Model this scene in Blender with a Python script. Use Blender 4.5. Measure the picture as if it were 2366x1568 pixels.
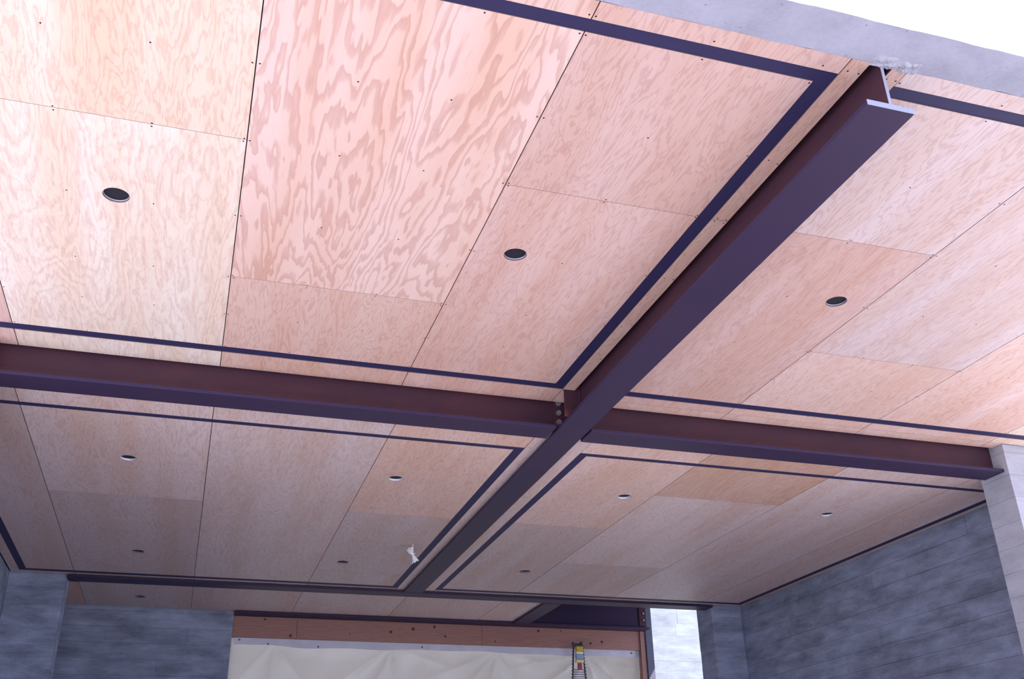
import bpy, bmesh, math, random
from mathutils import Matrix, Vector
random.seed(7)
for o in list(bpy.data.objects): bpy.data.objects.remove(o, do_unlink=True)
sc = bpy.context.scene
COL = sc.collection

# ------------------------------------------------------------------ camera
EYE = 1.6                       # eye height above the floor; all w-heights below are above the eye
right = Vector((0.95401134, -0.29911693, -0.01978435))
fwd = Vector((0.27586493, 0.85019177, 0.44841108))
up = Vector((-0.11730686, -0.43324707, 0.89360846))
cam_d = bpy.data.cameras.new('camera'); cam = bpy.data.objects.new('camera', cam_d); COL.objects.link(cam)
m = Matrix.Identity(4)
for i in range(3):
    m[i][0] = right[i]; m[i][1] = up[i]; m[i][2] = -fwd[i]
m[2][3] = EYE
cam.matrix_world = m
cam_d.sensor_width = 36; cam_d.sensor_fit = 'HORIZONTAL'; cam_d.lens = 2290.54 / 2366 * 36
cam_d.clip_start = 0.05; cam_d.clip_end = 400
sc.camera = cam

# ------------------------------------------------------------------ sky, sun, exposure
w = bpy.data.worlds.new('sky'); sc.world = w; w.use_nodes = True
bg = w.node_tree.nodes['Background']; bg.inputs[0].default_value = (0.50, 0.62, 1.0, 1); bg.inputs[1].default_value = 1.5
sun_d = bpy.data.lights.new('sun', 'SUN'); sun = bpy.data.objects.new('sun', sun_d); COL.objects.link(sun)
sun_d.energy = 6.0; sun_d.angle = math.radians(0.6); sun_d.color = (1.0, 0.94, 0.92)
SUN_AZ, SUN_EL = math.radians(38), math.radians(43)   # azimuth measured from -v (behind the camera) towards +u
sd = Vector((math.sin(SUN_AZ) * math.cos(SUN_EL), -math.cos(SUN_AZ) * math.cos(SUN_EL), math.sin(SUN_EL)))
sun.rotation_euler = sd.to_track_quat('Z', 'Y').to_euler(); sun.location = sd * 30
vs = sc.view_settings
vs.view_transform = 'Standard'; vs.look = 'None'; vs.gamma = 1.0; vs.use_curve_mapping = False
vs.exposure = 0.74

# ------------------------------------------------------------------ helpers
def tag(o, label=None, cat=None, group=None, kind=None):
    if label: o['label'] = label
    if cat: o['category'] = cat
    if group: o['group'] = group
    if kind: o['kind'] = kind
    return o
def link(name, me, mat=None, parent=None, loc=(0, 0, 0)):
    o = bpy.data.objects.new(name, me); COL.objects.link(o)
    o.location = loc
    if parent is not None: o.parent = parent
    if mat is not None and me is not None:
        for mm in (mat if isinstance(mat, (list, tuple)) else [mat]): me.materials.append(mm)
    return o
def empty(name, loc=(0, 0, 0)):
    return link(name, None, None, None, loc)
class MB:
    def __init__(s): s.v = []; s.f = []; s.mi = []; s.smooth = []
    def box(s, a, b, mi=0):
        x0, y0, z0 = a; x1, y1, z1 = b; n = len(s.v)
        s.v += [(x0,y0,z0),(x1,y0,z0),(x1,y1,z0),(x0,y1,z0),(x0,y0,z1),(x1,y0,z1),(x1,y1,z1),(x0,y1,z1)]
        for f in ((3,2,1,0),(4,5,6,7),(0,1,5,4),(1,2,6,5),(2,3,7,6),(3,0,4,7)):
            s.f.append(tuple(n + i for i in f)); s.mi.append(mi); s.smooth.append(False)
        return s
    def cyl(s, c, axis, r, h, n=12, mi=0, r2=None, caps=True, smooth=True):
        c = Vector(c); a = Vector(axis).normalized(); r2 = r if r2 is None else r2
        e1 = a.orthogonal().normalized(); e2 = a.cross(e1); k = len(s.v)
        for j, rr in ((0, r), (1, r2)):
            for i in range(n):
                t = 2 * math.pi * i / n
                s.v.append(tuple(c + a * (h * j) + e1 * (rr * math.cos(t)) + e2 * (rr * math.sin(t))))
        for i in range(n):
            j = (i + 1) % n
            s.f.append((k+i, k+j, k+n+j, k+n+i)); s.mi.append(mi); s.smooth.append(smooth)
        if caps:
            s.f.append(tuple(k + i for i in reversed(range(n)))); s.mi.append(mi); s.smooth.append(False)
            s.f.append(tuple(k + n + i for i in range(n))); s.mi.append(mi); s.smooth.append(False)
        return s
    def tube(s, pts, r, n=6, mi=0):
        pts = [Vector(p) for p in pts]; k = len(s.v); prev = None
        for i, p in enumerate(pts):
            d = (pts[min(i+1, len(pts)-1)] - pts[max(i-1, 0)]).normalized()
            e1 = d.orthogonal().normalized() if prev is None else (prev - d * prev.dot(d)).normalized()
            prev = e1; e2 = d.cross(e1)
            for j in range(n):
                t = 2 * math.pi * j / n
                s.v.append(tuple(p + e1 * (r * math.cos(t)) + e2 * (r * math.sin(t))))
        for i in range(len(pts) - 1):
            for j in range(n):
                q = (j + 1) % n
                s.f.append((k+i*n+j, k+i*n+q, k+(i+1)*n+q, k+(i+1)*n+j)); s.mi.append(mi); s.smooth.append(True)
        s.f.append(tuple(k + i for i in reversed(range(n)))); s.mi.append(mi); s.smooth.append(False)
        e = k + (len(pts)-1)*n
        s.f.append(tuple(e + i for i in range(n))); s.mi.append(mi); s.smooth.append(False)
        return s
    def mesh(s, name):
        me = bpy.data.meshes.new(name); me.from_pydata(s.v, [], s.f)
        me.polygons.foreach_set('material_index', s.mi); me.polygons.foreach_set('use_smooth', s.smooth)
        me.update(); return me
    def build(s, name, mat, parent=None, loc=(0, 0, 0)):
        if loc != (0, 0, 0):
            s.v = [(x-loc[0], y-loc[1], z-loc[2]) for x, y, z in s.v]
        return link(name, s.mesh(name), mat, parent, loc)
def bevel(o, wd=0.003, seg=1):
    md = o.modifiers.new('bevel', 'BEVEL'); md.width = wd; md.segments = seg; md.limit_method = 'ANGLE'
    return o
def W(h): return h + EYE        # height above eye -> world height

# ------------------------------------------------------------------ materials
def nodes(name):
    mt = bpy.data.materials.new(name); mt.use_nodes = True
    nt = mt.node_tree; return mt, nt, nt.nodes, nt.links, nt.nodes['Principled BSDF']
def mathn(nd, lk, op, a, b=None, c=None, clamp=False):
    n = nd.new('ShaderNodeMath'); n.operation = op; n.use_clamp = clamp
    for i, x in enumerate((a, b, c)):
        if x is None: continue
        if isinstance(x, (int, float)): n.inputs[i].default_value = x
        else: lk.new(x, n.inputs[i])
    return n.outputs[0]
def mixc(nd, lk, fac, a, b, mode='MIX'):
    n = nd.new('ShaderNodeMix'); n.data_type = 'RGBA'; n.blend_type = mode
    for s, x in ((n.inputs[0], fac), (n.inputs[6], a), (n.inputs[7], b)):
        if isinstance(x, (int, float)): s.default_value = x
        elif isinstance(x, tuple): s.default_value = x if len(x) == 4 else (*x, 1)
        else: lk.new(x, s)
    return n.outputs[2]
def noise(nd, lk, vec, scale, detail=2, rough=0.5, dist=0.0):
    n = nd.new('ShaderNodeTexNoise'); n.inputs['Scale'].default_value = scale; n.inputs['Detail'].default_value = detail
    n.inputs['Roughness'].default_value = rough; n.inputs['Distortion'].default_value = dist
    if vec is not None: lk.new(vec, n.inputs['Vector'])
    return n.outputs[0]
def mapping(nd, lk, vec, scale=(1, 1, 1), loc=None):
    n = nd.new('ShaderNodeMapping'); lk.new(vec, n.inputs[0]); n.inputs['Scale'].default_value = scale
    if loc is not None: lk.new(loc, n.inputs['Location'])
    return n.outputs[0]
def ramp(nd, lk, fac, stops):
    n = nd.new('ShaderNodeValToRGB'); lk.new(fac, n.inputs[0]); e = n.color_ramp.elements
    while len(e) < len(stops): e.new(0.5)
    for el, (p, c) in zip(e, stops): el.position = p; el.color = c if len(c) == 4 else (*c, 1)
    return n.outputs[0]
def plain(name, col, rough=0.6, metal=0.0, nz=0.0, nscale=30, bump=0.0):
    mt, nt, nd, lk, b = nodes(name)
    b.inputs['Roughness'].default_value = rough; b.inputs['Metallic'].default_value = metal
    tc = nd.new('ShaderNodeTexCoord')
    f = noise(nd, lk, tc.outputs['Object'], nscale, 4, 0.6)
    c = mixc(nd, lk, f, tuple(x * (1 - nz) for x in col), tuple(min(1, x * (1 + nz)) for x in col))
    lk.new(c, b.inputs['Base Color'])
    if bump:
        bp = nd.new('ShaderNodeBump'); bp.inputs['Strength'].default_value = bump; bp.inputs['Distance'].default_value = 0.004
        lk.new(f, bp.inputs['Height']); lk.new(bp.outputs[0], b.inputs['Normal'])
    return mt

def ply_material():
    mt, nt, nd, lk, b = nodes('fir_plywood')
    tc = nd.new('ShaderNodeTexCoord'); oi = nd.new('ShaderNodeObjectInfo')
    at = nd.new('ShaderNodeAttribute'); at.attribute_type = 'OBJECT'; at.attribute_name = 'grain'
    grain = at.outputs['Fac']
    cx = nd.new('ShaderNodeCombineXYZ')
    lk.new(mathn(nd, lk, 'MULTIPLY', oi.outputs['Random'], 61.0), cx.inputs[0])
    lk.new(mathn(nd, lk, 'MULTIPLY', oi.outputs['Random'], 37.0), cx.inputs[1])
    lk.new(mathn(nd, lk, 'MULTIPLY', oi.outputs['Random'], 13.0), cx.inputs[2])
    vec = mapping(nd, lk, tc.outputs['Object'], (1, 0.17, 1), cx.outputs[0])
    # contour lines of a stretched height field give rotary-cut figure
    big = noise(nd, lk, vec, 2.2, 5, 0.52, 0.25)
    fine = noise(nd, lk, vec, 6.5, 5, 0.55, 0.35)
    warp = noise(nd, lk, mapping(nd, lk, vec, (7, 6, 1)), 3.0, 3, 0.6)
    bigw = mathn(nd, lk, 'ADD', big, mathn(nd, lk, 'MULTIPLY', warp, 0.045))
    finew = mathn(nd, lk, 'ADD', fine, mathn(nd, lk, 'MULTIPLY', warp, 0.05))
    def lines(h, n):
        fr = mathn(nd, lk, 'FRACT', mathn(nd, lk, 'MULTIPLY', h, n))
        return fr
    lb = ramp(nd, lk, lines(bigw, 25.0), [(0.0, (0, 0, 0)), (0.46, (0.03, 0.03, 0.03)), (0.60, (0.62, 0.62, 0.62)), (0.90, (0.95, 0.95, 0.95)), (0.985, (0.1, 0.1, 0.1))])
    lf = ramp(nd, lk, lines(finew, 15.0), [(0.0, (0, 0, 0)), (0.56, (0.04, 0.04, 0.04)), (0.74, (0.85, 0.85, 0.85)), (0.90, (0.9, 0.9, 0.9)), (1.0, (0, 0, 0))])
    fig = mixc(nd, lk, grain, lf, lb)
    fib = noise(nd, lk, mapping(nd, lk, tc.outputs['Object'], (1, 0.05, 1), cx.outputs[0]), 120, 3, 0.6)
    broad = noise(nd, lk, mapping(nd, lk, tc.outputs['Object'], (1, 0.09, 1), cx.outputs[0]), 4.0, 3, 0.5)
    strength = mathn(nd, lk, 'MULTIPLY_ADD', grain, 0.16, 0.62)
    fac = mathn(nd, lk, 'MULTIPLY', mathn(nd, lk, 'ADD', fig, mathn(nd, lk, 'MULTIPLY', mathn(nd, lk, 'SUBTRACT', fib, 0.5), 0.35)), strength, clamp=True)
    light = oi.outputs['Color']
    dark = mixc(nd, lk, 1.0, light, (0.75, 0.61, 0.585), 'MULTIPLY')
    c = mixc(nd, lk, fac, light, dark)
    c = mixc(nd, lk, ramp(nd, lk, broad, [(0.38, (0, 0, 0)), (0.66, (0.85, 0.85, 0.85))]), c, mixc(nd, lk, 1.0, c, (0.93, 0.82, 0.72), 'MULTIPLY'))
    lk.new(c, b.inputs['Base Color']); b.inputs['Roughness'].default_value = 0.5
    bp = nd.new('ShaderNodeBump'); bp.inputs['Strength'].default_value = 0.06; bp.inputs['Distance'].default_value = 0.002
    lk.new(fac, bp.inputs['Height']); lk.new(bp.outputs[0], b.inputs['Normal'])
    return mt

def concrete_material(name, base, var=0.35, bluish=0.1):
    mt, nt, nd, lk, b = nodes(name)
    g = nd.new('ShaderNodeNewGeometry'); tc = nd.new('ShaderNodeTexCoord')
    pos = g.outputs['Position']
    streak = noise(nd, lk, mapping(nd, lk, pos, (0.9, 0.9, 6)), 1.6, 6, 0.65, 0.1)
    blot = noise(nd, lk, mapping(nd, lk, pos, (0.75, 0.75, 2.4)), 2.6, 7, 0.68, 0.15)
    grit = noise(nd, lk, pos, 75, 3, 0.6)
    isl = g.outputs['Random Per Island']
    t = mathn(nd, lk, 'MULTIPLY_ADD', streak, 0.9, -0.45)
    t = mathn(nd, lk, 'ADD', t, mathn(nd, lk, 'MULTIPLY_ADD', blot, 1.7, -0.85))
    t = mathn(nd, lk, 'ADD', t, mathn(nd, lk, 'MULTIPLY_ADD', grit, 0.35, -0.17))
    t = mathn(nd, lk, 'ADD', t, mathn(nd, lk, 'MULTIPLY_ADD', isl, 0.16, -0.08))
    k = mathn(nd, lk, 'MULTIPLY_ADD', t, var * 2.0, 1.0)
    sc_ = nd.new('ShaderNodeVectorMath'); sc_.operation = 'SCALE'; sc_.inputs[0].default_value = base; lk.new(k, sc_.inputs['Scale'])
    # bug holes
    vo = nd.new('ShaderNodeTexVoronoi'); vo.inputs['Scale'].default_value = 16; lk.new(mapping(nd, lk, pos, (1, 1, 1.3)), vo.inputs['Vector'])
    hole = ramp(nd, lk, vo.outputs['Distance'], [(0.05, (1, 1, 1)), (0.11, (0, 0, 0))])
    c = mixc(nd, lk, mathn(nd, lk, 'MULTIPLY', hole, 0.45), sc_.outputs[0], tuple(x * 0.35 for x in base))
    lk.new(c, b.inputs['Base Color']); b.inputs['Roughness'].default_value = 0.85
    bp = nd.new('ShaderNodeBump'); bp.inputs['Strength'].default_value = 0.35; bp.inputs['Distance'].default_value = 0.006
    lk.new(mathn(nd, lk, 'ADD', streak, mathn(nd, lk, 'MULTIPLY', grit, 0.25)), bp.inputs['Height']); lk.new(bp.outputs[0], b.inputs['Normal'])
    return mt

def steel_material(name, c0, c1, c2, c3, rust=False):
    mt, nt, nd, lk, b = nodes(name)
    tc = nd.new('ShaderNodeTexCoord')
    a = noise(nd, lk, mapping(nd, lk, tc.outputs['Object'], (1, 1, 1.6)), 1.3, 5, 0.6, 0.3)
    s = noise(nd, lk, tc.outputs['Object'], 42, 4, 0.65)
    c = mixc(nd, lk, ramp(nd, lk, a, [(0.35, (0, 0, 0)), (0.7, (1, 1, 1))]), c0, c1)
    c = mixc(nd, lk, mathn(nd, lk, 'MULTIPLY', s, 0.5), c, c2)
    sp = ramp(nd, lk, noise(nd, lk, tc.outputs['Object'], 9, 6, 0.75), [(0.68, (0, 0, 0)), (0.8, (1, 1, 1))])
    c = mixc(nd, lk, mathn(nd, lk, 'MULTIPLY', sp, 0.4), c, c3)
    if rust:
        sx = nd.new('ShaderNodeSeparateXYZ'); lk.new(tc.outputs['Object'], sx.inputs[0])
        zz = mathn(nd, lk, 'MULTIPLY_ADD', sx.outputs[2], -11.0, -1.25)
        zz = mathn(nd, lk, 'MULTIPLY', zz, mathn(nd, lk, 'MULTIPLY_ADD', a, 3.0, -0.9), clamp=True)
        c = mixc(nd, lk, zz, c, (0.22, 0.065, 0.045))
    lk.new(c, b.inputs['Base Color']); b.inputs['Roughness'].default_value = 0.5
    b.inputs['Specular IOR Level'].default_value = 0.25
    bp = nd.new('ShaderNodeBump'); bp.inputs['Strength'].default_value = 0.12; bp.inputs['Distance'].default_value = 0.002
    lk.new(s, bp.inputs['Height']); lk.new(bp.outputs[0], b.inputs['Normal'])
    return mt

def lumber_material():
    mt, nt, nd, lk, b = nodes('framing_lumber')
    tc = nd.new('ShaderNodeTexCoord'); oi = nd.new('ShaderNodeObjectInfo')
    cx = nd.new('ShaderNodeCombineXYZ'); lk.new(mathn(nd, lk, 'MULTIPLY', oi.outputs['Random'], 40.0), cx.inputs[0])
    v = mapping(nd, lk, tc.outputs['Object'], (0.25, 1, 2.2), cx.outputs[0])
    h = noise(nd, lk, v, 3.0, 4, 0.55, 0.4)
    fr = mathn(nd, lk, 'FRACT', mathn(nd, lk, 'MULTIPLY', h, 11.0))
    fine = noise(nd, lk, mapping(nd, lk, tc.outputs['Object'], (0.06, 1, 1)), 90, 3, 0.6)
    c = mixc(nd, lk, mathn(nd, lk, 'MULTIPLY', fr, 0.6), (0.42, 0.22, 0.17), (0.29, 0.135, 0.11))
    c = mixc(nd, lk, mathn(nd, lk, 'MULTIPLY', fine, 0.4), c, (0.22, 0.095, 0.085))
    lk.new(c, b.inputs['Base Color']); b.inputs['Roughness'].default_value = 0.6
    return mt

def plastic_material():
    mt, nt, nd, lk, b = nodes('poly_sheeting')
    tc = nd.new('ShaderNodeTexCoord')
    n = noise(nd, lk, tc.outputs['Object'], 1.2, 5, 0.6, 0.5)
    col = mixc(nd, lk, n, (0.42, 0.365, 0.285), (0.58, 0.515, 0.42))
    lk.new(col, b.inputs['Base Color']); b.inputs['Roughness'].default_value = 0.28
    tr = nd.new('ShaderNodeBsdfTranslucent'); lk.new(col, tr.inputs[0])
    mx = nd.new('ShaderNodeMixShader'); mx.inputs[0].default_value = 0.35
    lk.new(b.outputs[0], mx.inputs[1]); lk.new(tr.outputs[0], mx.inputs[2])
    out = nd['Material Output']; lk.new(mx.outputs[0], out.inputs[0])
    return mt

M = {}
M['ply'] = ply_material()
M['ply_edge'] = plain('plywood_edge', (0.20, 0.13, 0.12), 0.8, nz=0.4, nscale=60)
M['deck'] = plain('dark_deck', (0.012, 0.010, 0.022), 0.9, nz=0.2)
M['reveal'] = plain('black_strip_blue_veil', (0.022, 0.017, 0.075), 0.65, nz=0.12, nscale=14)  # black strip with the lens's bluish veil put into its colour
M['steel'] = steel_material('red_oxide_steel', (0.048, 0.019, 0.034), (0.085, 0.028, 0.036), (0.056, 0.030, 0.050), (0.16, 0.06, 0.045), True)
M['scale'] = steel_material('red_steel_blue_shade', (0.034, 0.021, 0.062), (0.046, 0.025, 0.058), (0.046, 0.031, 0.076), (0.06, 0.035, 0.06))  # red steel with blue shade put into the colour; undersides and rear webs
M['cut_steel'] = plain('bare_cut_steel', (0.42, 0.42, 0.52), 0.5, 0.2, nz=0.25, nscale=90)
M['bolt'] = plain('galvanised_bolt', (0.38, 0.40, 0.45), 0.4, 0.6, nz=0.2, nscale=80)
M['post'] = plain('slate_grey_paint', (0.10, 0.105, 0.15), 0.55, nz=0.15)
M['screw'] = plain('dark_screw', (0.045, 0.028, 0.030), 0.5, 0.4)
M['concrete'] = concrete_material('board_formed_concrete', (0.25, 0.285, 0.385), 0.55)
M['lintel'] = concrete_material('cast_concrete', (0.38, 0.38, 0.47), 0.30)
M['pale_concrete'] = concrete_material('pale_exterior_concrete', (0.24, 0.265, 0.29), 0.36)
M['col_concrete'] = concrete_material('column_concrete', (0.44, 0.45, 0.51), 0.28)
M['grout'] = plain('rough_grout', (0.42, 0.42, 0.50), 0.95, nz=0.3, nscale=45, bump=0.6)
M['floor'] = plain('slab_concrete', (0.20, 0.195, 0.20), 0.9, nz=0.2, nscale=3)
M['ground'] = plain('pale_ground', (0.64, 0.60, 0.565), 0.95, nz=0.2, nscale=2)
M['absorber'] = plain('dark_absorber', (0.22, 0.205, 0.21), 0.95, nz=0.25, nscale=3)
M['can'] = plain('dark_can_interior', (0.007, 0.004, 0.020), 0.7)
M['collar'] = plain('pale_metal_collar', (0.36, 0.35, 0.46), 0.4, 0.3, nz=0.1)
M['pale_collar'] = plain('bright_metal_collar', (0.72, 0.71, 0.80), 0.35, 0.2, nz=0.08)
M['lumber'] = lumber_material()
M['knot'] = plain('dark_knot', (0.09, 0.035, 0.03), 0.7, nz=0.3, nscale=60)
M['plastic'] = plastic_material()
M['hem'] = plain('doubled_plastic_hem', (0.60, 0.60, 0.68), 0.4, nz=0.2, nscale=6)
M['staple'] = plain('staple_washer', (0.10, 0.10, 0.13), 0.5)
M['cord'] = plain('white_cord', (0.93, 0.92, 0.95), 0.6, nz=0.04)
M['rail'] = plain('dark_grey_rail', (0.085, 0.085, 0.115), 0.5, 0.3, nz=0.3, nscale=60)
M['rung'] = plain('grey_rung', (0.30, 0.30, 0.36), 0.45, 0.4, nz=0.2, nscale=60)
M['yellow'] = plain('yellow_plastic', (0.70, 0.50, 0.03), 0.45, nz=0.1)
M['pale_yellow'] = plain('pale_yellow_label', (0.80, 0.76, 0.35), 0.5)
M['white_lbl'] = plain('white_label', (0.80, 0.86, 0.76), 0.5)
M['blue_lbl'] = plain('grey_blue_label', (0.36, 0.42, 0.58), 0.5)
M['red'] = plain('red_tag', (0.42, 0.06, 0.10), 0.5)

# ------------------------------------------------------------------ key dimensions (metres; u = X, v = Y, heights above the eye)
ZN, ZF = 2.837, 2.640            # underside of plywood: front bays, rear bays
FB, FT = 2.608, 2.633            # bottom flange
TP = 0.012                       # plywood thickness

# ------------------------------------------------------------------ ground, floor, roof
o = MB().box((-60, -60, -0.25), (60, 70, -0.02)).build('ground', M['ground']); tag(o, kind='structure', label='pale sunlit ground around the building')
o = MB().box((0.6, -14, -0.02), (4.7, 6.2, -0.005)).build('bounce_absorber', M['absorber']); tag(o, kind='structure', label='added dark drive leading up to the open front')  # added dark strip, out of view, to cut bounce light mid-ceiling
o = MB().box((-1.95, 6.2, -0.2), (6.95, 13.6, 0.0)).build('floor', M['floor']); tag(o, kind='structure', label='grey concrete floor slab under the plywood ceiling')
o = MB().box((-2.2, 2.60, W(3.03)), (6.97, 13.75, W(3.12))).build('roof_slab', M['lintel']); tag(o, kind='structure', label='concrete roof slab over the ceiling')

# ------------------------------------------------------------------ ceiling: deck + plywood panels + reveal strips
deck = MB()
deck.box((-1.95, 2.55, W(ZN + TP + 0.004)), (2.42, 6.27, W(2.96))).box((2.525, 2.55, W(ZN + TP + 0.004)), (6.95, 6.16, W(2.96)))
deck.box((2.525, 6.16, W(ZN + TP + 0.004)), (6.25, 6.27, W(2.96)))
for a, b in (((-1.95, 6.40), (2.44, 11.70)), ((2.50, 6.40), (6.90, 11.70)), ((-1.30, 11.80), (4.29, 13.26)), ((-1.90, 12.04), (-1.30, 13.26))):
    deck.box((a[0], a[1], W(ZF + TP + 0.004)), (b[0], b[1], W(2.80)))
ceiling = deck.build('ceiling', M['deck']); tag(ceiling, kind='structure', label='plywood sheet ceiling with black reveal frames between steel beams')

HR = 0.063
holes = []      # (u, v, z)
def panel_mesh(u0, u1, v0, v1, hs):
    """sheet centred on its middle, bottom at z=0, optional round hole"""
    cu, cv = (u0 + u1) / 2, (v0 + v1) / 2
    mb = MB()
    if not hs:
        mb.box((u0 - cu, v0 - cv, 0), (u1 - cu, v1 - cv, TP))
        mb.mi = [0, 0, 1, 1, 1, 1]
    else:
        hu, hv = hs
        angs = [2 * math.pi * i / 48 for i in range(48)]
        for a in ((u0, v0), (u1, v0), (u1, v1), (u0, v1)):
            angs.append(math.atan2(a[1] - hv, a[0] - hu) % (2 * math.pi))
        angs = sorted(set(round(a, 6) for a in angs)); n = len(angs)
        for z in (0, TP):
            for a in angs:
                c, s = math.cos(a), math.sin(a)
                t = min(((u1 - hu) / c if c > 1e-9 else 1e9), ((u0 - hu) / c if c < -1e-9 else 1e9),
                        ((v1 - hv) / s if s > 1e-9 else 1e9), ((v0 - hv) / s if s < -1e-9 else 1e9))
                mb.v.append((hu + HR * c - cu, hv + HR * s - cv, z)); mb.v.append((hu + t * c - cu, hv + t * s - cv, z))
        for i in range(n):
            j = (i + 1) % n; N = 2 * n
            for f, mi in (((2*i, 2*j, 2*j+1, 2*i+1), 0), ((N+2*i, N+2*i+1, N+2*j+1, N+2*j), 0),
                          ((2*i+1, 2*j+1, N+2*j+1, N+2*i+1), 1), ((2*i, N+2*i, N+2*j, 2*j), 1)):
                mb.f.append(f); mb.mi.append(mi); mb.smooth.append(False)
    return mb, (cu, cv)
TONES = {'cream': (0.82, 0.665, 0.56), 'white': (0.84, 0.735, 0.665), 'pink': (0.78, 0.575, 0.52), 'rose': (0.70, 0.495, 0.455),
         'salmon': (0.71, 0.495, 0.43), 'orange': (0.68, 0.46, 0.37), 'pale': (0.72, 0.59, 0.585), 'dull': (0.62, 0.505, 0.50)}
GU, GV = 0.0024, 0.0012          # half joint widths
def add_panel(u0, u1, v0, v1, z, tone, grain, hs=None, screws=None):
    if u1 - u0 < 0.02 or v1 - v0 < 0.02: return
    mb, (cu, cv) = panel_mesh(u0, u1, v0, v1, hs)
    o = link('plywood_panel', mb.mesh('plywood_panel'), [M['ply'], M['ply_edge']], ceiling, (cu, cv, W(z)))
    t = TONES[tone]; k = 1 + random.uniform(-0.03, 0.03)
    o.color = (t[0] * k, t[1] * k, t[2] * k, 1); o['grain'] = float(grain)
    if screws:
        sm = MB()
        for su, sv in screws:
            if u0 + 0.004 < su < u1 - 0.004 and v0 + 0.004 < sv < v1 - 0.004:
                sm.cyl((su - cu + random.uniform(-.004, .004), sv - cv + random.uniform(-.004, .004), -0.0008), (0, 0, 1), 0.0042, 0.0012, 8)
        if sm.v:
            s = link('screw_heads', sm.mesh('screw_heads'), M['screw'], o); s['kind'] = 'stuff'
    return o
def bay(z, ub, vb, ring, cols, hole_list=(), screw_rows=None, strip_right=None, strip_left=None):
    """ub/vb: outer limits; ring: (ui0,ui1,uo0,uo1,vi0,vi1,vo0,vo1); cols: list of (u0,u1,[v seams],[(tone,grain) per sheet])"""
    ui0, ui1, uo0, uo1, vi0, vi1, vo0, vo1 = ring
    for (c0, c1, seams, looks) in cols:
        vs_ = [vb[0]] + list(seams) + [vb[1]]
        for k in range(len(vs_) - 1):
            tone, gr = looks[k]
            s0, s1 = vs_[k], vs_[k + 1]
            e0 = GV if k else 0; e1 = GV if k < len(vs_) - 2 else 0
            scr = None
            if screw_rows:
                cu_ = [c0 + 0.013, c0 + 0.42, c0 + 0.82, c1 - 0.013]
                if c1 - c0 < 1.1: cu_ = [c0 + 0.013, (c0 + min(c1, ui1)) / 2, min(c1, ui1) - 0.012]
                if c0 > 1.0 and c0 < 1.3: cu_ = [c0 + 0.013, 1.73, 2.238]
                rows = []
                for r in screw_rows:
                    rows += [r] if all(abs(r - sm) > 0.03 for sm in seams) else [r - 0.013, r + 0.013]
                scr = [(a, r) for a in cu_ for r in rows]
            x0, x1 = c0 + GU, c1 - GU
            for (ra, rb, rc, rd) in ((ui0, ui1, vi0, vi1), (uo0, uo1, vb[0], vo0), (uo0, uo1, vo1, vb[1])):
                a, b2 = max(x0, ra), min(x1, rb); c, d = max(s0 + e0, rc), min(s1 - e1, rd)
                if b2 - a > 0.02 and d - c > 0.02:
                    hs = next((h for h in hole_list if a < h[0] < b2 and c < h[1] < d), None)
                    add_panel(a, b2, c, d, z, tone, gr, hs, scr)
    for h in hole_list: holes.append((h[0], h[1], z))
    # long strips outside the frame, at either side
    for st in (strip_left, strip_right):
        if st:
            a, b2, segs, tone, gr = st
            for s0, s1 in segs:
                srow = [((a + b2) / 2 - 0.02, r) for r in (2.62, 3.257, 3.765, 3.80, 4.41, 5.03)] if screw_rows else None
                if srow: srow += [(b2 - 0.014, r) for r in (2.62, 3.275, 3.768, 3.80, 4.41, 4.99, 5.5)]
                add_panel(a + GU, b2, s0, s1, z, tone, gr, None, srow)
    # black reveal strips, four sides, slightly recessed
    zz = W(z) + (0.004 if z > 2.7 else 0.0008)
    for a, b2 in (((uo0, vo0), (uo1, vi0)), ((uo0, vi1), (uo1, vo1)), ((uo0, vi0), (ui0, vi1)), ((ui1, vi0), (uo1, vi1))):
        cu, cv = (a[0] + b2[0]) / 2, (a[1] + b2[1]) / 2
        MB().box((a[0] - 0.004 , a[1] - 0.0 , zz), (b2[0] + 0.004, b2[1], zz + 0.011)).build('reveal_strip', M['reveal'], ceiling, (cu, cv, zz))
ROWS = [2.625, 2.733, 3.257, 3.78, 4.41, 5.04, 5.5, 5.94]
# front left
bay(ZN, (-1.90, 2.328), (2.552, 6.265), (-1.725, 2.248, -1.80, 2.328, 2.718, 5.954, 2.6475, 6.037),
    [(-1.90, -1.241, [5.04], [('cream', .3), ('rose', .3)]),
     (-1.241, -0.0125, [3.775], [('cream', .25), ('white', .55)]),
     (-0.0125, 1.212, [5.035], [('pink', 1.0), ('salmon', .2)]),
     (1.212, 2.328, [3.783], [('rose', .15), ('rose', .3)])],
    [(-0.591, 4.387), (1.454, 4.391)], ROWS,
    strip_right=(2.328, 2.42, [(2.552, 3.782), (3.785, 6.035)], 'salmon', .25),
    strip_left=(-1.90, -1.80, [(2.552, 6.15)], 'rose', .2))
add_panel(2.33, 2.42, 6.047, 6.265, ZN, 'rose', .2)
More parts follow.
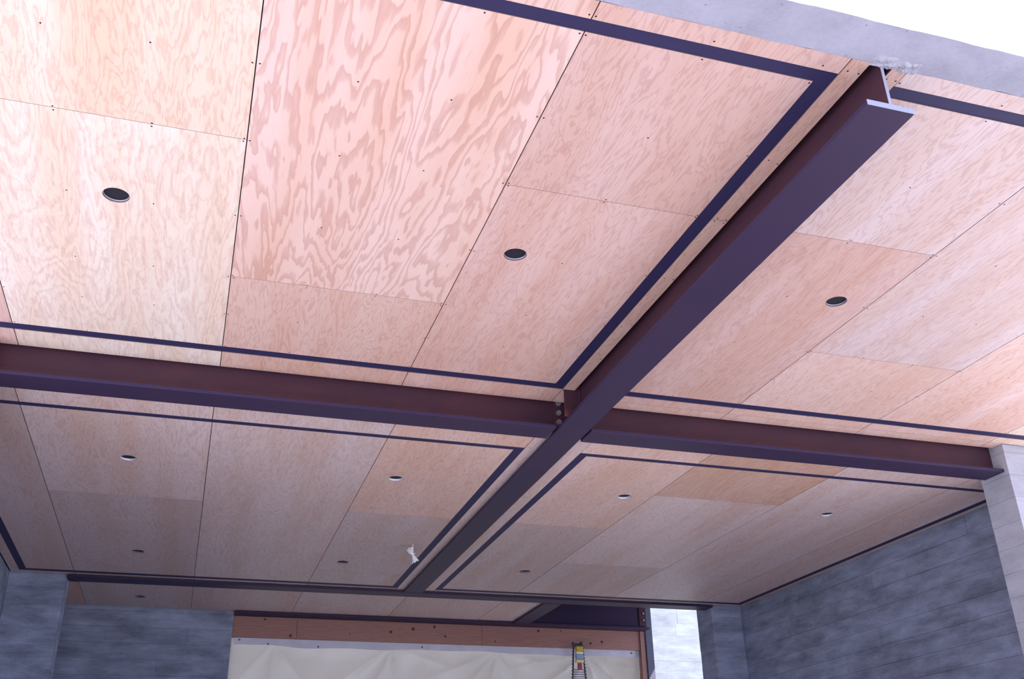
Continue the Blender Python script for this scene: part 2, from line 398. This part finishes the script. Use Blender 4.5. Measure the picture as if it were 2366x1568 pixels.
# front right
bay(ZN, (2.60, 6.86), (2.552, 6.15), (2.622, 6.72, 2.60, 6.79, 2.718, 5.954, 2.6475, 6.037),
    [(2.60, 3.699, [3.777], [('pale', .1), ('rose', .35)]),
     (3.699, 4.908, [5.033], [('pale', .35), ('pink', .2)]),
     (4.908, 6.114, [3.78], [('pale', .1), ('pink', .15)]),
     (6.114, 6.86, [5.04], [('cream', .2), ('cream', .2)])],
    [(3.477, 4.385), (5.53, 4.39)], ROWS,
    strip_left=(2.525, 2.60, [(2.552, 3.775), (3.779, 6.26)], 'rose', .2),
    strip_right=(6.79, 6.86, [(2.552, 6.15)], 'cream', .2))
for a, b2 in ((2.614, 3.697), (3.701, 4.906), (4.91, 6.112), (6.116, 6.25)):
    add_panel(a, b2, 6.1524, 6.265, ZN, 'pink', .3)
# rear left
bay(ZF, (-1.895, 2.268), (6.38, 11.66), (-1.725, 2.195, -1.80, 2.268, 6.79, 11.475, 6.73, 11.565),
    [(-1.895, -1.255, [], [('dull', .2)]),
     (-1.255, -0.02, [8.655], [('pale', .15), ('dull', .1)]),
     (-0.02, 1.225, [], [('pale', .35)]),
     (1.225, 2.268, [8.68, 10.9], [('pink', .2), ('dull', .15), ('dull', .15)])],
    [(-0.60, 7.69), (1.462, 7.672), (-0.59, 10.52), (1.462, 10.50)],
    strip_right=(2.268, 2.40, [(6.38, 8.1), (8.102, 11.66)], 'pale', .25),
    strip_left=(-1.895, -1.80, [(6.38, 11.66)], 'dull', .2))
# rear right
bay(ZF, (2.72, 6.86), (6.38, 11.66), (2.79, 6.72, 2.72, 6.79, 6.79, 11.475, 6.73, 11.565),
    [(2.72, 3.731, [8.67], [('pink', .2), ('dull', .2)]),
     (3.731, 4.967, [7.575, 10.0], [('orange', .6), ('pale', .15), ('dull', .15)]),
     (4.967, 6.20, [], [('pale', .1)]),
     (6.20, 6.86, [], [('pale', .1)])],
    [(3.488, 7.672), (5.565, 7.72), (3.488, 10.47), (5.553, 10.49)],
    strip_left=(2.54, 2.72, [(6.38, 7.9), (7.902, 11.66)], 'pale', .25),
    strip_right=(6.79, 6.86, [(6.38, 11.66)], 'dull', .2))
# strip behind the second cross beam
cu_ = [-1.90, -1.243, -0.016, 1.223, 2.478, 3.71, 4.24]
for i in range(6):
    hs = (-0.61, 12.66) if i == 1 else None
    add_panel(cu_[i] + GU, cu_[i+1] - GU, 12.03 if i == 0 else 11.82, 13.262, ZF, ('salmon' if i == 0 else 'dull'), .12, hs)
holes.append((-0.61, 12.66, ZF))

# ------------------------------------------------------------------ recessed light cans above the round holes
CAN_LABELS = {
 (-0.591, 4.387): 'open round light can, leftmost of the three big dark holes in the front ceiling',
 (1.454, 4.391): 'open round light can in the middle front sheet, left of the long steel beam',
 (3.477, 4.385): 'open round light can in the front ceiling right of the long steel beam',
 (5.53, 4.39): 'open round light can at the far right of the front ceiling',
 (-0.60, 7.69): 'round light can behind the cross beam, leftmost of the row with pale collars',
 (1.462, 7.672): 'light can with bright pale collar behind the cross beam, left of the long beam',
 (3.488, 7.672): 'round light can with pale collar behind the cross beam, just right of the long beam',
 (5.565, 7.72): 'round light can beside the orange-toned sheet, nearest the right column',
 (-0.59, 10.52): 'small dark light can at the back left of the rear ceiling',
 (1.462, 10.50): 'small dark light can at the back, left of the hanging white cord',
 (3.488, 10.47): 'small dark light can at the back, just right of the long beam end',
 (5.553, 10.49): 'small dark light can at the back right near the concrete wall',
 (-0.61, 12.66): 'tiny dark light can in the narrow ceiling strip behind the rear cross beam'}
can_me = collar_me = pale_me = None
for (hu, hv, z) in holes:
    e = empty('recessed_light_can', (hu, hv, W(z) + TP))
    if can_me is None:
        mb = MB(); n = 32; r = 0.0585
        for zz in (0.0, 0.10):
            for i in range(n):
                t = 2 * math.pi * i / n; mb.v.append((r * math.cos(t), r * math.sin(t), zz))
        for i in range(n):
            j = (i + 1) % n; mb.f.append((i, n+i, n+j, j)); mb.mi.append(0); mb.smooth.append(True)
        mb.f.append(tuple(n + i for i in reversed(range(n)))); mb.mi.append(0); mb.smooth.append(False)
        can_me = mb.mesh('housing'); can_me.materials.append(M['can'])
        mb = MB(); prof = [(0.0618, -0.006), (0.0595, -0.006), (0.0580, 0.014), (0.0605, 0.014)]
        for i in range(n):
            t = 2 * math.pi * i / n
            for (rr, zz) in prof: mb.v.append((rr * math.cos(t), rr * math.sin(t), zz))
        for i in range(n):
            j = (i + 1) % n
            for k in range(4):
                q = (k + 1) % 4; mb.f.append((4*i+k, 4*i+q, 4*j+q, 4*j+k)); mb.mi.append(0); mb.smooth.append(True)
        collar_me = mb.mesh('collar'); collar_me.materials.append(M['collar'])
    link('housing', can_me, None, e)
    if 7 < hv < 9:                      # pale collars sit lower, flush with the plywood
        if pale_me is None:
            pale_me = collar_me.copy(); pale_me.materials.clear(); pale_me.materials.append(M['pale_collar'])
            for v_ in pale_me.vertices:
                if v_.co.z < 0: v_.co.z = -0.0115; v_.co.x *= 0.985; v_.co.y *= 0.985
        link('collar', pale_me, None, e)
    else: link('collar', collar_me, None, e)
    tag(e, CAN_LABELS[(hu, hv)], 'light can', 'recessed light cans in the ceiling')

# ------------------------------------------------------------------ steel beams
def part_box(name, a, b, mat, parent, bev=0.003):
    mid = tuple((x + y) / 2 for x, y in zip(a, b)); pl = parent.location
    o = MB().box(tuple(x - m_ for x, m_ in zip(a, mid)), tuple(x - m_ for x, m_ in zip(b, mid))).build(name, mat, parent, (0, 0, 0))
    o.location = (mid[0] - pl.x, mid[1] - pl.y, mid[2] - pl.z)
    if bev: bevel(o, bev)
    return o
def cyl_part(name, c, axis, r, h, mat, parent, n=6):
    pl = parent.location
    o = MB().cyl((0, 0, 0), axis, r, h, n, smooth=False).build(name, mat, parent)
    o.location = (c[0] - pl.x, c[1] - pl.y, c[2] - pl.z); return o
TW = 0.006
def beam(label, kind, a, b, centre, web_ext=(0, 0), group=None, wm='steel'):
    """kind 'u' runs along X between a and b at Y=centre; 'v' runs along Y at X=centre"""
    e = empty('steel_beam', ((a + b) / 2, centre, W(FB)) if kind == 'u' else (centre, (a + b) / 2, W(FB)))
    hw = 0.1135
    if kind == 'u':
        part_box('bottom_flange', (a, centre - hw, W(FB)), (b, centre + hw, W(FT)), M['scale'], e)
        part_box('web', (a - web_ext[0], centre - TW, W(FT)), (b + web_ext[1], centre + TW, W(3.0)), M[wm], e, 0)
        part_box('top_flange', (a, centre - hw, W(3.0)), (b, centre + hw, W(3.022)), M['steel'], e, 0)
    else:
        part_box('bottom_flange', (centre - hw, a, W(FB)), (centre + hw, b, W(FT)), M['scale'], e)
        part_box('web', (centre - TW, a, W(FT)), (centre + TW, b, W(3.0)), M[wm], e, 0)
        part_box('top_flange', (centre - hw, a, W(3.0)), (centre + hw, b, W(3.022)), M['steel'], e, 0)
    return tag(e, label, 'beam', group)
mainb = beam('long dark red steel beam running from the open front edge to the back', 'v', 2.556, 11.615, 2.470)
part_box('end_face', (2.3565, 2.553, W(FB)), (2.5835, 2.556, W(FT)), M['cut_steel'], mainb, 0)
part_box('web_end_face', (2.4635, 2.553, W(FT)), (2.4765, 2.556, W(2.87)), M['cut_steel'], mainb, 0)
part_box('stiffener_plate', (2.338, 6.036, W(FT)), (2.4635, 6.046, W(2.99)), M['steel'], mainb, 0.002)
part_box('weld_bead', (2.452, 6.030, W(FT)), (2.4635, 6.036, W(2.84)), M['steel'], mainb, 0.002)
part_box('clip_plate', (2.4765, 6.300, W(FT)), (2.60, 6.309, W(2.99)), M['steel'], mainb, 0)
cl = beam('dark red steel cross beam left of the long beam, bolted to it', 'u', -1.36, 2.333, 6.315, (0, 0.10))
part_box('shear_plate', (2.352, 6.300, W(2.655)), (2.455, 6.309, W(2.96)), M['steel'], cl, 0.001)
for zb in (2.84, 2.764, 2.692): cyl_part('bolt', (2.389, 6.300, W(zb)), (0, -1, 0), 0.021, 0.016, M['bolt'], cl)
cr = beam('dark red steel cross beam right of the long beam, ending on the concrete column', 'u', 2.602, 6.253, 6.315)
beam('thin-looking rear steel cross beam resting on both far piers', 'u', -1.33, 6.43, 11.745)
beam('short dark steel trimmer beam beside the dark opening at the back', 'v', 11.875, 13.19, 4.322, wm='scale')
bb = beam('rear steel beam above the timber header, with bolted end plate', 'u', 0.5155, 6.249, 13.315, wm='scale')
part_box('end_plate', (6.14, 13.290, W(2.67)), (6.245, 13.3085, W(2.96)), M['steel'], bb, 0.001)
for zb in (2.93, 2.84, 2.745): cyl_part('bolt', (6.205, 13.290, W(zb)), (0, -1, 0), 0.014, 0.012, M['bolt'], bb)

# ------------------------------------------------------------------ concrete: board-formed walls and columns
BH = 0.19
def course_list(z0, z1, phase=0.0):
    zs = [z0]; z = z1 - phase
    cuts = []
    while z > z0 + 0.03:
        cuts.append(z); z -= BH
    zs += sorted(c for c in cuts if c < z1 - 1e-4); zs.append(z1); return zs
def boarded_wall(name, axis, face, back, a, b, z0, z1, mat, sign, seed=0, phase=0.0, label=None, gap=0.0013):
    """wall slab whose visible face (at 'face', looking towards sign) carries staggered board imprints"""
    rnd = random.Random(seed); mb = MB()
    core = face - sign * 0.012
    def bx(p0, p1, f0, f1, h0, h1):
        lo, hi = min(f0, f1), max(f0, f1)
        if axis == 'u': mb.box((lo, p0, h0), (hi, p1, h1))
        else: mb.box((p0, lo, h0), (p1, hi, h1))
    bx(a, b, core, back, z0, z1)
    zs = course_list(z0, z1, phase)
    for h0, h1 in zip(zs[:-1], zs[1:]):
        p = a
        while p < b - 1e-6:
            q = min(b, p + rnd.uniform(0.9, 3.4))
            if b - q < 0.3: q = b
            d = rnd.uniform(-0.0035, 0.0)
            bx(p + 0.0012 * (p > a), q - 0.0012 * (q < b), core + sign * 0.0005, face + sign * d, h0 + gap, h1 - gap)
            p = q
    o = mb.build(name, mat); return tag(o, label, kind='structure')
def boarded_column(name, u0, u1, v0, v1, z0, z1, label, seed, mat):
    rnd = random.Random(seed); mb = MB(); zs = course_list(z0, z1, 0.07)
    mb.box((u0 + 0.006, v0 + 0.006, z0), (u1 - 0.006, v1 - 0.006, z1))
    for h0, h1 in zip(zs[:-1], zs[1:]):
        d = [rnd.uniform(0, 0.003) for _ in range(4)]
        mb.box((u0 + d[0], v0 + d[1], h0 + 0.001), (u1 - d[2], v1 - d[3], h1 - 0.001))
    o = mb.build(name, mat, None, ((u0 + u1) / 2, (v0 + v1) / 2, z0)); return tag(o, label, 'column')
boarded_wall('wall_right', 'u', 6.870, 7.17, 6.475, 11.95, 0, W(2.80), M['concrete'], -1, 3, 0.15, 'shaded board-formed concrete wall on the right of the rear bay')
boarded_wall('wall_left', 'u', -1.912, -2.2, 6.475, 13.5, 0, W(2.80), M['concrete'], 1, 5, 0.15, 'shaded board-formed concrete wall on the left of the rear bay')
boarded_wall('wall_back', 'v', 13.278, 13.55, -1.912, 0.515, 0, W(3.0), M['concrete'], -1, 8, 0.03, 'board-formed concrete wall at the back left beside the plastic sheet')
boarded_wall('wall_outside', 'v', 14.3, 14.6, 6.0, 12.0, 0, W(3.6), M['pale_concrete'], -1, 12, 0.1, 'bright sunlit concrete wall outside, seen past the steel post', gap=0.0004)
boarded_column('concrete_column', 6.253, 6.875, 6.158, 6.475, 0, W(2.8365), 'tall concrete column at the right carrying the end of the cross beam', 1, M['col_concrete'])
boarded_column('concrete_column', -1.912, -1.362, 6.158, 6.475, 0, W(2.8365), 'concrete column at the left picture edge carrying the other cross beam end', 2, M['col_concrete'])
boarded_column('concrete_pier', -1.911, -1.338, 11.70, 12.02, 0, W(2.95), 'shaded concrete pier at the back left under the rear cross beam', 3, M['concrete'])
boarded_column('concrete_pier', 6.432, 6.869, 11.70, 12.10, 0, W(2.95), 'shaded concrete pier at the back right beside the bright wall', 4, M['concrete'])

# front lintel with rough grout where the long beam meets it
lin = MB()
NU, NV = 120, 5
u0, u1, v0, v1 = -3.2, 8.2, 2.345, 2.552
rnd = random.Random(4)
for j in range(NV + 1):
    for i in range(NU + 1):
        e = rnd.uniform(-.0035, .0035) if j in (0, NV) else rnd.uniform(-.002, .002)
        lin.v.append((u0 + (u1 - u0) * i / NU, v0 + (v1 - v0) * j / NV + (e if j in (0, NV) else 0), W(ZN) + rnd.uniform(-.002, .002)))
for j in range(NV):
    for i in range(NU):
        k = j * (NU + 1) + i; lin.f.append((k, k + NU + 1, k + NU + 2, k + 1)); lin.mi.append(0); lin.smooth.append(True)
lin.box((u0, v0 + 0.004, W(ZN) + 0.004), (u1, v1 - 0.004, W(3.03)))
lo = lin.build('concrete_lintel', M['lintel'], None, (2.5, 2.45, W(ZN))); tag(lo, 'pale concrete lintel along the open front edge of the ceiling', 'lintel')
gp = MB(); GX, GY = 46, 12
gu0, gu1, gv0, gv1 = 2.40, 2.66, 2.49, 2.560
for j in range(GY + 1):
    for i in range(GX + 1):
        a, b = i / GX, j / GY
        edge = min(1, 5 * min(a, 1 - a), 2.2 * b)
        lump = 0.5 + 0.5 * math.sin(a * 19 + b * 4) * math.sin(a * 7 - b * 6)
        h = (0.010 * lump * edge + rnd.uniform(0, 0.007) * edge) - 0.0035
        gp.v.append((gu0 + (gu1 - gu0) * a + rnd.uniform(-.003, .003), gv0 + (gv1 - gv0) * b + rnd.uniform(-.002, .002) + (0.006 * math.sin(a * 23) * rnd.random() if j == GY else 0), W(ZN) - h))
for j in range(GY):
    for i in range(GX):
        k = j * (GX + 1) + i; gp.f.append((k, k + GX + 1, k + GX + 2, k + 1)); gp.mi.append(0); gp.smooth.append(True)
gp.v = [(x - 2.5, y - 2.45, z - W(ZN)) for x, y, z in gp.v]
go = link('grout_patch', gp.mesh('grout_patch'), M['grout'], lo); go['label'] = 'rough whitish grout smeared at the beam pocket'

# ------------------------------------------------------------------ back opening: timber header, jamb, steel post, plastic sheet
hd = empty('timber_header', (3.35, 13.45, W(2.34)))
for a, b in ((0.52, 1.327), (1.330, 3.823), (3.826, 6.171)):
    o = part_box('board', (a, 13.405, W(2.345)), (b, 13.50, W(2.607)), M['lumber'], hd, 0.002)
    kn = MB(); rk = random.Random(int(a * 100))
    for _ in range(max(2, int((b - a) * 2.4))):
        kx, kz, kr = rk.uniform(a + .06, b - .06), rk.uniform(2.37, 2.59), rk.uniform(0.008, 0.024)
        kn.cyl((kx - (a + b) / 2, 13.4042 - 13.4525, W(kz) - (W(2.345) + W(2.607)) / 2), (0, 1, 0), kr, 0.003, 10)
    k_ = link('knots', kn.mesh('knots'), M['knot'], o); k_['kind'] = 'stuff'
tag(hd, 'reddish knotty timber header above the plastic sheet', 'header')
o = MB().box((6.172, 13.38, 0), (6.250, 13.50, W(2.607))).build('timber_jamb', M['lumber'], None, (6.21, 13.44, 0)); bevel(o, .003)
tag(o, 'reddish timber jamb between plastic sheet and steel post', 'jamb')
po = empty('steel_post', (6.305, 13.42, 0))
part_box('front_flange', (6.251, 13.36, 0), (6.358, 13.372, W(2.98)), M['post'], po, .002)
part_box('web', (6.298, 13.372, 0), (6.310, 13.48, W(2.98)), M['post'], po, 0)
part_box('rear_flange', (6.251, 13.48, 0), (6.358, 13.492, W(2.98)), M['post'], po, 0)
tag(po, 'grey steel post between timber jamb and bright outside wall', 'post')

sh = MB(); NX, NZ = 260, 110
su0, su1, sz0, sz1 = 0.518, 6.168, 0.02, W(2.345)
pts_f = [(1.05, 2.30), (2.6, 2.30), (4.05, 2.28), (5.35, 2.28)]
def fold(u, h):
    y = 0.0
    for i, (pu, pz) in enumerate(pts_f):
        dx, dz = u - pu, pz + EYE - h
        ang = math.atan2(dx, max(dz, 0.02)); rr = math.hypot(dx, dz)
        y += 0.040 * (abs(math.sin(ang * (3.2 + 0.9 * i) + 1.7 * i + 0.9 * math.sin(ang * 2.3 + i))) ** 0.45 - 0.7) * math.exp(-((rr - 0.45) / 0.7) ** 2)
    y += 0.012 * math.sin(u * 3.1 + h * 2.3) + 0.006 * math.sin(u * 13 - h * 5 + math.sin(h * 4) * 2)
    return y * min(1.0, (sz1 - h) / 0.25 + 0.08)
for j in range(NZ + 1):
    for i in range(NX + 1):
        u = su0 + (su1 - su0) * i / NX; h = sz0 + (sz1 - sz0) * (j / NZ) ** 0.7
        sh.v.append((u, 13.47 + fold(u, h), h))
for j in range(NZ):
    for i in range(NX):
        k = j * (NX + 1) + i; sh.f.append((k, k + 1, k + NX + 2, k + NX + 1)); sh.mi.append(0); sh.smooth.append(True)
so = sh.build('plastic_sheet', M['plastic'], None, (3.3, 13.47, 0.02))
tag(so, 'translucent creased plastic sheet hung over the back opening', 'plastic sheet')
hm = MB()
for i in range(60):
    a = su0 + 0.04 + (su1 - su0 - 0.04) * i / 60; b = su0 + 0.04 + (su1 - su0 - 0.04) * (i + 1) / 60
    def hb(u): return W(2.258) + 0.010 * math.sin(u * 2.2) - 0.018 * math.exp(-((u - 1.35) / .28) ** 2) + .006 * math.sin(u * 7)
    n = len(hm.v); y = 13.452
    hm.v += [(a, y, hb(a)), (b, y, hb(b)), (b, y - 0.004, W(2.345)), (a, y - 0.004, W(2.345)), (a, y + .004, hb(a)), (b, y + .004, hb(b)), (b, y + .002, W(2.345)), (a, y + .002, W(2.345))]
    for f in ((0, 1, 2, 3), (4, 7, 6, 5), (0, 4, 5, 1)): hm.f.append(tuple(n + q for q in f)); hm.mi.append(0); hm.smooth.append(False)
hm.v = [(x - 3.3, y - 13.47, z - 0.02) for x, y, z in hm.v]
h_ = link('folded_hem', hm.mesh('folded_hem'), M['hem'], so); h_['label'] = 'folded double hem along the top of the sheet'
for fu, fz in ((0.62, 2.318), (0.98, 2.277), (1.62, 2.262), (3.0, 2.30), (5.28, 2.315), (6.05, 2.31)):
    s_ = MB().cyl((fu - 3.3, 13.444 - 13.47, W(fz) - 0.02), (0, -1, 0), 0.012, 0.004, 10).build('fastener', M['staple'], so)

# ------------------------------------------------------------------ ladder-like mast with yellow head
ld = empty('mast_ladder', (5.11, 13.10, 0))
def lp(u, v, z): return (u - 5.11, v - 13.10, z)
ZT = W(2.305)
def half(z): return 0.062 + (ZT - z) * 0.075 if z > 1.2 else 0.062 + (ZT - 1.2) * 0.075
for s in (-1, 1):
    mb = MB(); pts = [lp(5.085 + 0.02 * (ZT - z) / 2.7 + s * half(z), 13.06 + (ZT - z) * 0.02, z) for z in (0.0, 0.6, 1.2, 1.8, 2.4, 3.0, 3.5, ZT + 0.03)]
    mb.tube(pts, 0.011, 6); o = link('rail', mb.mesh('rail'), M['rail'], ld)
    cleat = MB()
    z = ZT - 0.02
    while z > 2.2:
        c = 5.085 + 0.02 * (ZT - z) / 2.7 + s * half(z)
        cleat.box(lp(c + s * 0.008 - 0.008, 13.05 + (ZT - z) * 0.02, z - 0.008), lp(c + s * 0.008 + 0.010, 13.072 + (ZT - z) * 0.02, z + 0.008)); z -= 0.042
    c_ = link('cleats', cleat.mesh('cleats'), M['rail'], o); c_['kind'] = 'stuff'
rung_me = None
z = ZT - 0.30; k = 0
while z > 0.15:
    hw = half(z)
    o = MB().cyl((-hw, 0, 0), (1, 0, 0), 0.0065, 2 * hw, 6).build('rung', M['rung'], ld)
    o.location = lp(5.085 + 0.02 * (ZT - z) / 2.7, 13.06 + (ZT - z) * 0.02, z); z -= 0.030 if z > 2.9 else 0.09
hd_ = empty('head', lp(5.087, 13.05, 0)); 
part_list = (('yellow_box', 'yellow', -0.046, 0.046, ZT - 0.062, ZT - 0.002, 0.03), ('white_band', 'white_lbl', -0.050, 0.050, ZT - 0.105, ZT - 0.066, 0.026),
             ('grey_band', 'blue_lbl', -0.054, 0.054, ZT - 0.168, ZT - 0.112, 0.026), ('pale_yellow_band', 'pale_yellow', -0.055, 0.055, ZT - 0.212, ZT - 0.174, 0.026),
             ('red_tag', 'red', -0.030, 0.030, ZT - 0.300, ZT - 0.216, 0.014))
bpy.data.objects.remove(hd_)
for nm, mt, a, b, z0, z1, d in part_list:
    o = MB().box((a, -d, z0), (b, d, z1)).build(nm, M[mt], ld); o.location = lp(5.092, 13.035, 0); bevel(o, 0.005, 2)
br = MB()
br.box((-0.075, -0.02, ZT + 0.0), (0.075, 0.03, ZT + 0.02)).box((-0.075, -0.02, ZT + 0.02), (-0.055, 0.03, ZT + 0.06)).box((0.04, -0.02, ZT + 0.02), (0.07, 0.03, ZT + 0.065)).box((-0.05, 0.0, ZT + 0.02), (0.04, 0.02, ZT + 0.048))
o = br.build('top_bracket', M['rail'], ld); o.location = lp(5.08, 13.05, 0); bevel(o, 0.004)
tag(ld, 'narrow ladder-like mast with yellow boxed top standing before the plastic sheet', 'ladder')

# ------------------------------------------------------------------ bundle of white cord hanging from the rear ceiling
cu, cv = 2.035, 9.63
bd = MB(); rk = random.Random(11)
zt = W(2.64)
cx_ = cu + 0.004
def P(du, dz, dv=0.0): return (cu + du, cv + dv, zt + dz)
bd.tube([P(-0.004, 0.010), P(0.0, -0.02), P(0.002, -0.045), P(-0.001, -0.075), P(-0.002, -0.105)], 0.0040, 6)
loops = [(-0.060, -0.056, 0.010), (-0.050, -0.042, -0.006), (-0.034, -0.034, 0.008), (-0.020, -0.032, -0.008), (-0.054, -0.068, 0.0)]
ends = [(0.006, -0.178), (0.014, -0.186), (0.022, -0.176), (0.028, -0.172), (0.048, -0.166)]
for (a, b_, dv), (eu, ez) in zip(loops, ends):
    bd.tube([P(0.0, -0.105, dv * .3), P(a * .55, (b_ - 0.105) * .55, dv), P(a, b_, dv), P(a + 0.010, b_ + 0.004, dv), P(a * .45 + 0.008, (b_ - 0.105) * .52, dv * .8), P(0.004, -0.105, dv * .3)], 0.0040, 6)
    bd.tube([P(0.0, -0.10, dv * .3), P(eu * .45, (ez - 0.10) * .5, dv), P(eu, ez + 0.006, dv), P(eu + 0.006, ez, dv), P(eu + 0.010, ez + 0.010, dv), P(eu * .5 + 0.008, (ez - 0.10) * .5, dv * .8), P(0.006, -0.10, dv * .2)], 0.0040, 6)
bd.tube([P(0.004, -0.17), P(0.000, -0.185), P(-0.004, -0.196)], 0.0040, 6)
bd.tube([P(0.002, -0.10), P(0.014, -0.092), P(0.024, -0.090)], 0.0040, 6)
bo = bd.build('cord_bundle', M['cord'], None, (cu, cv, zt))
wr = MB()
for i in range(3): wr.cyl((0.0, 0, -0.108 - i * 0.007), (0.15, 0, 1), 0.012, 0.006, 10)
link('wrap', wr.mesh('wrap'), M['cord'], bo)
tag(bo, 'coiled bundle of white cord hanging from the rear plywood ceiling', 'cord')
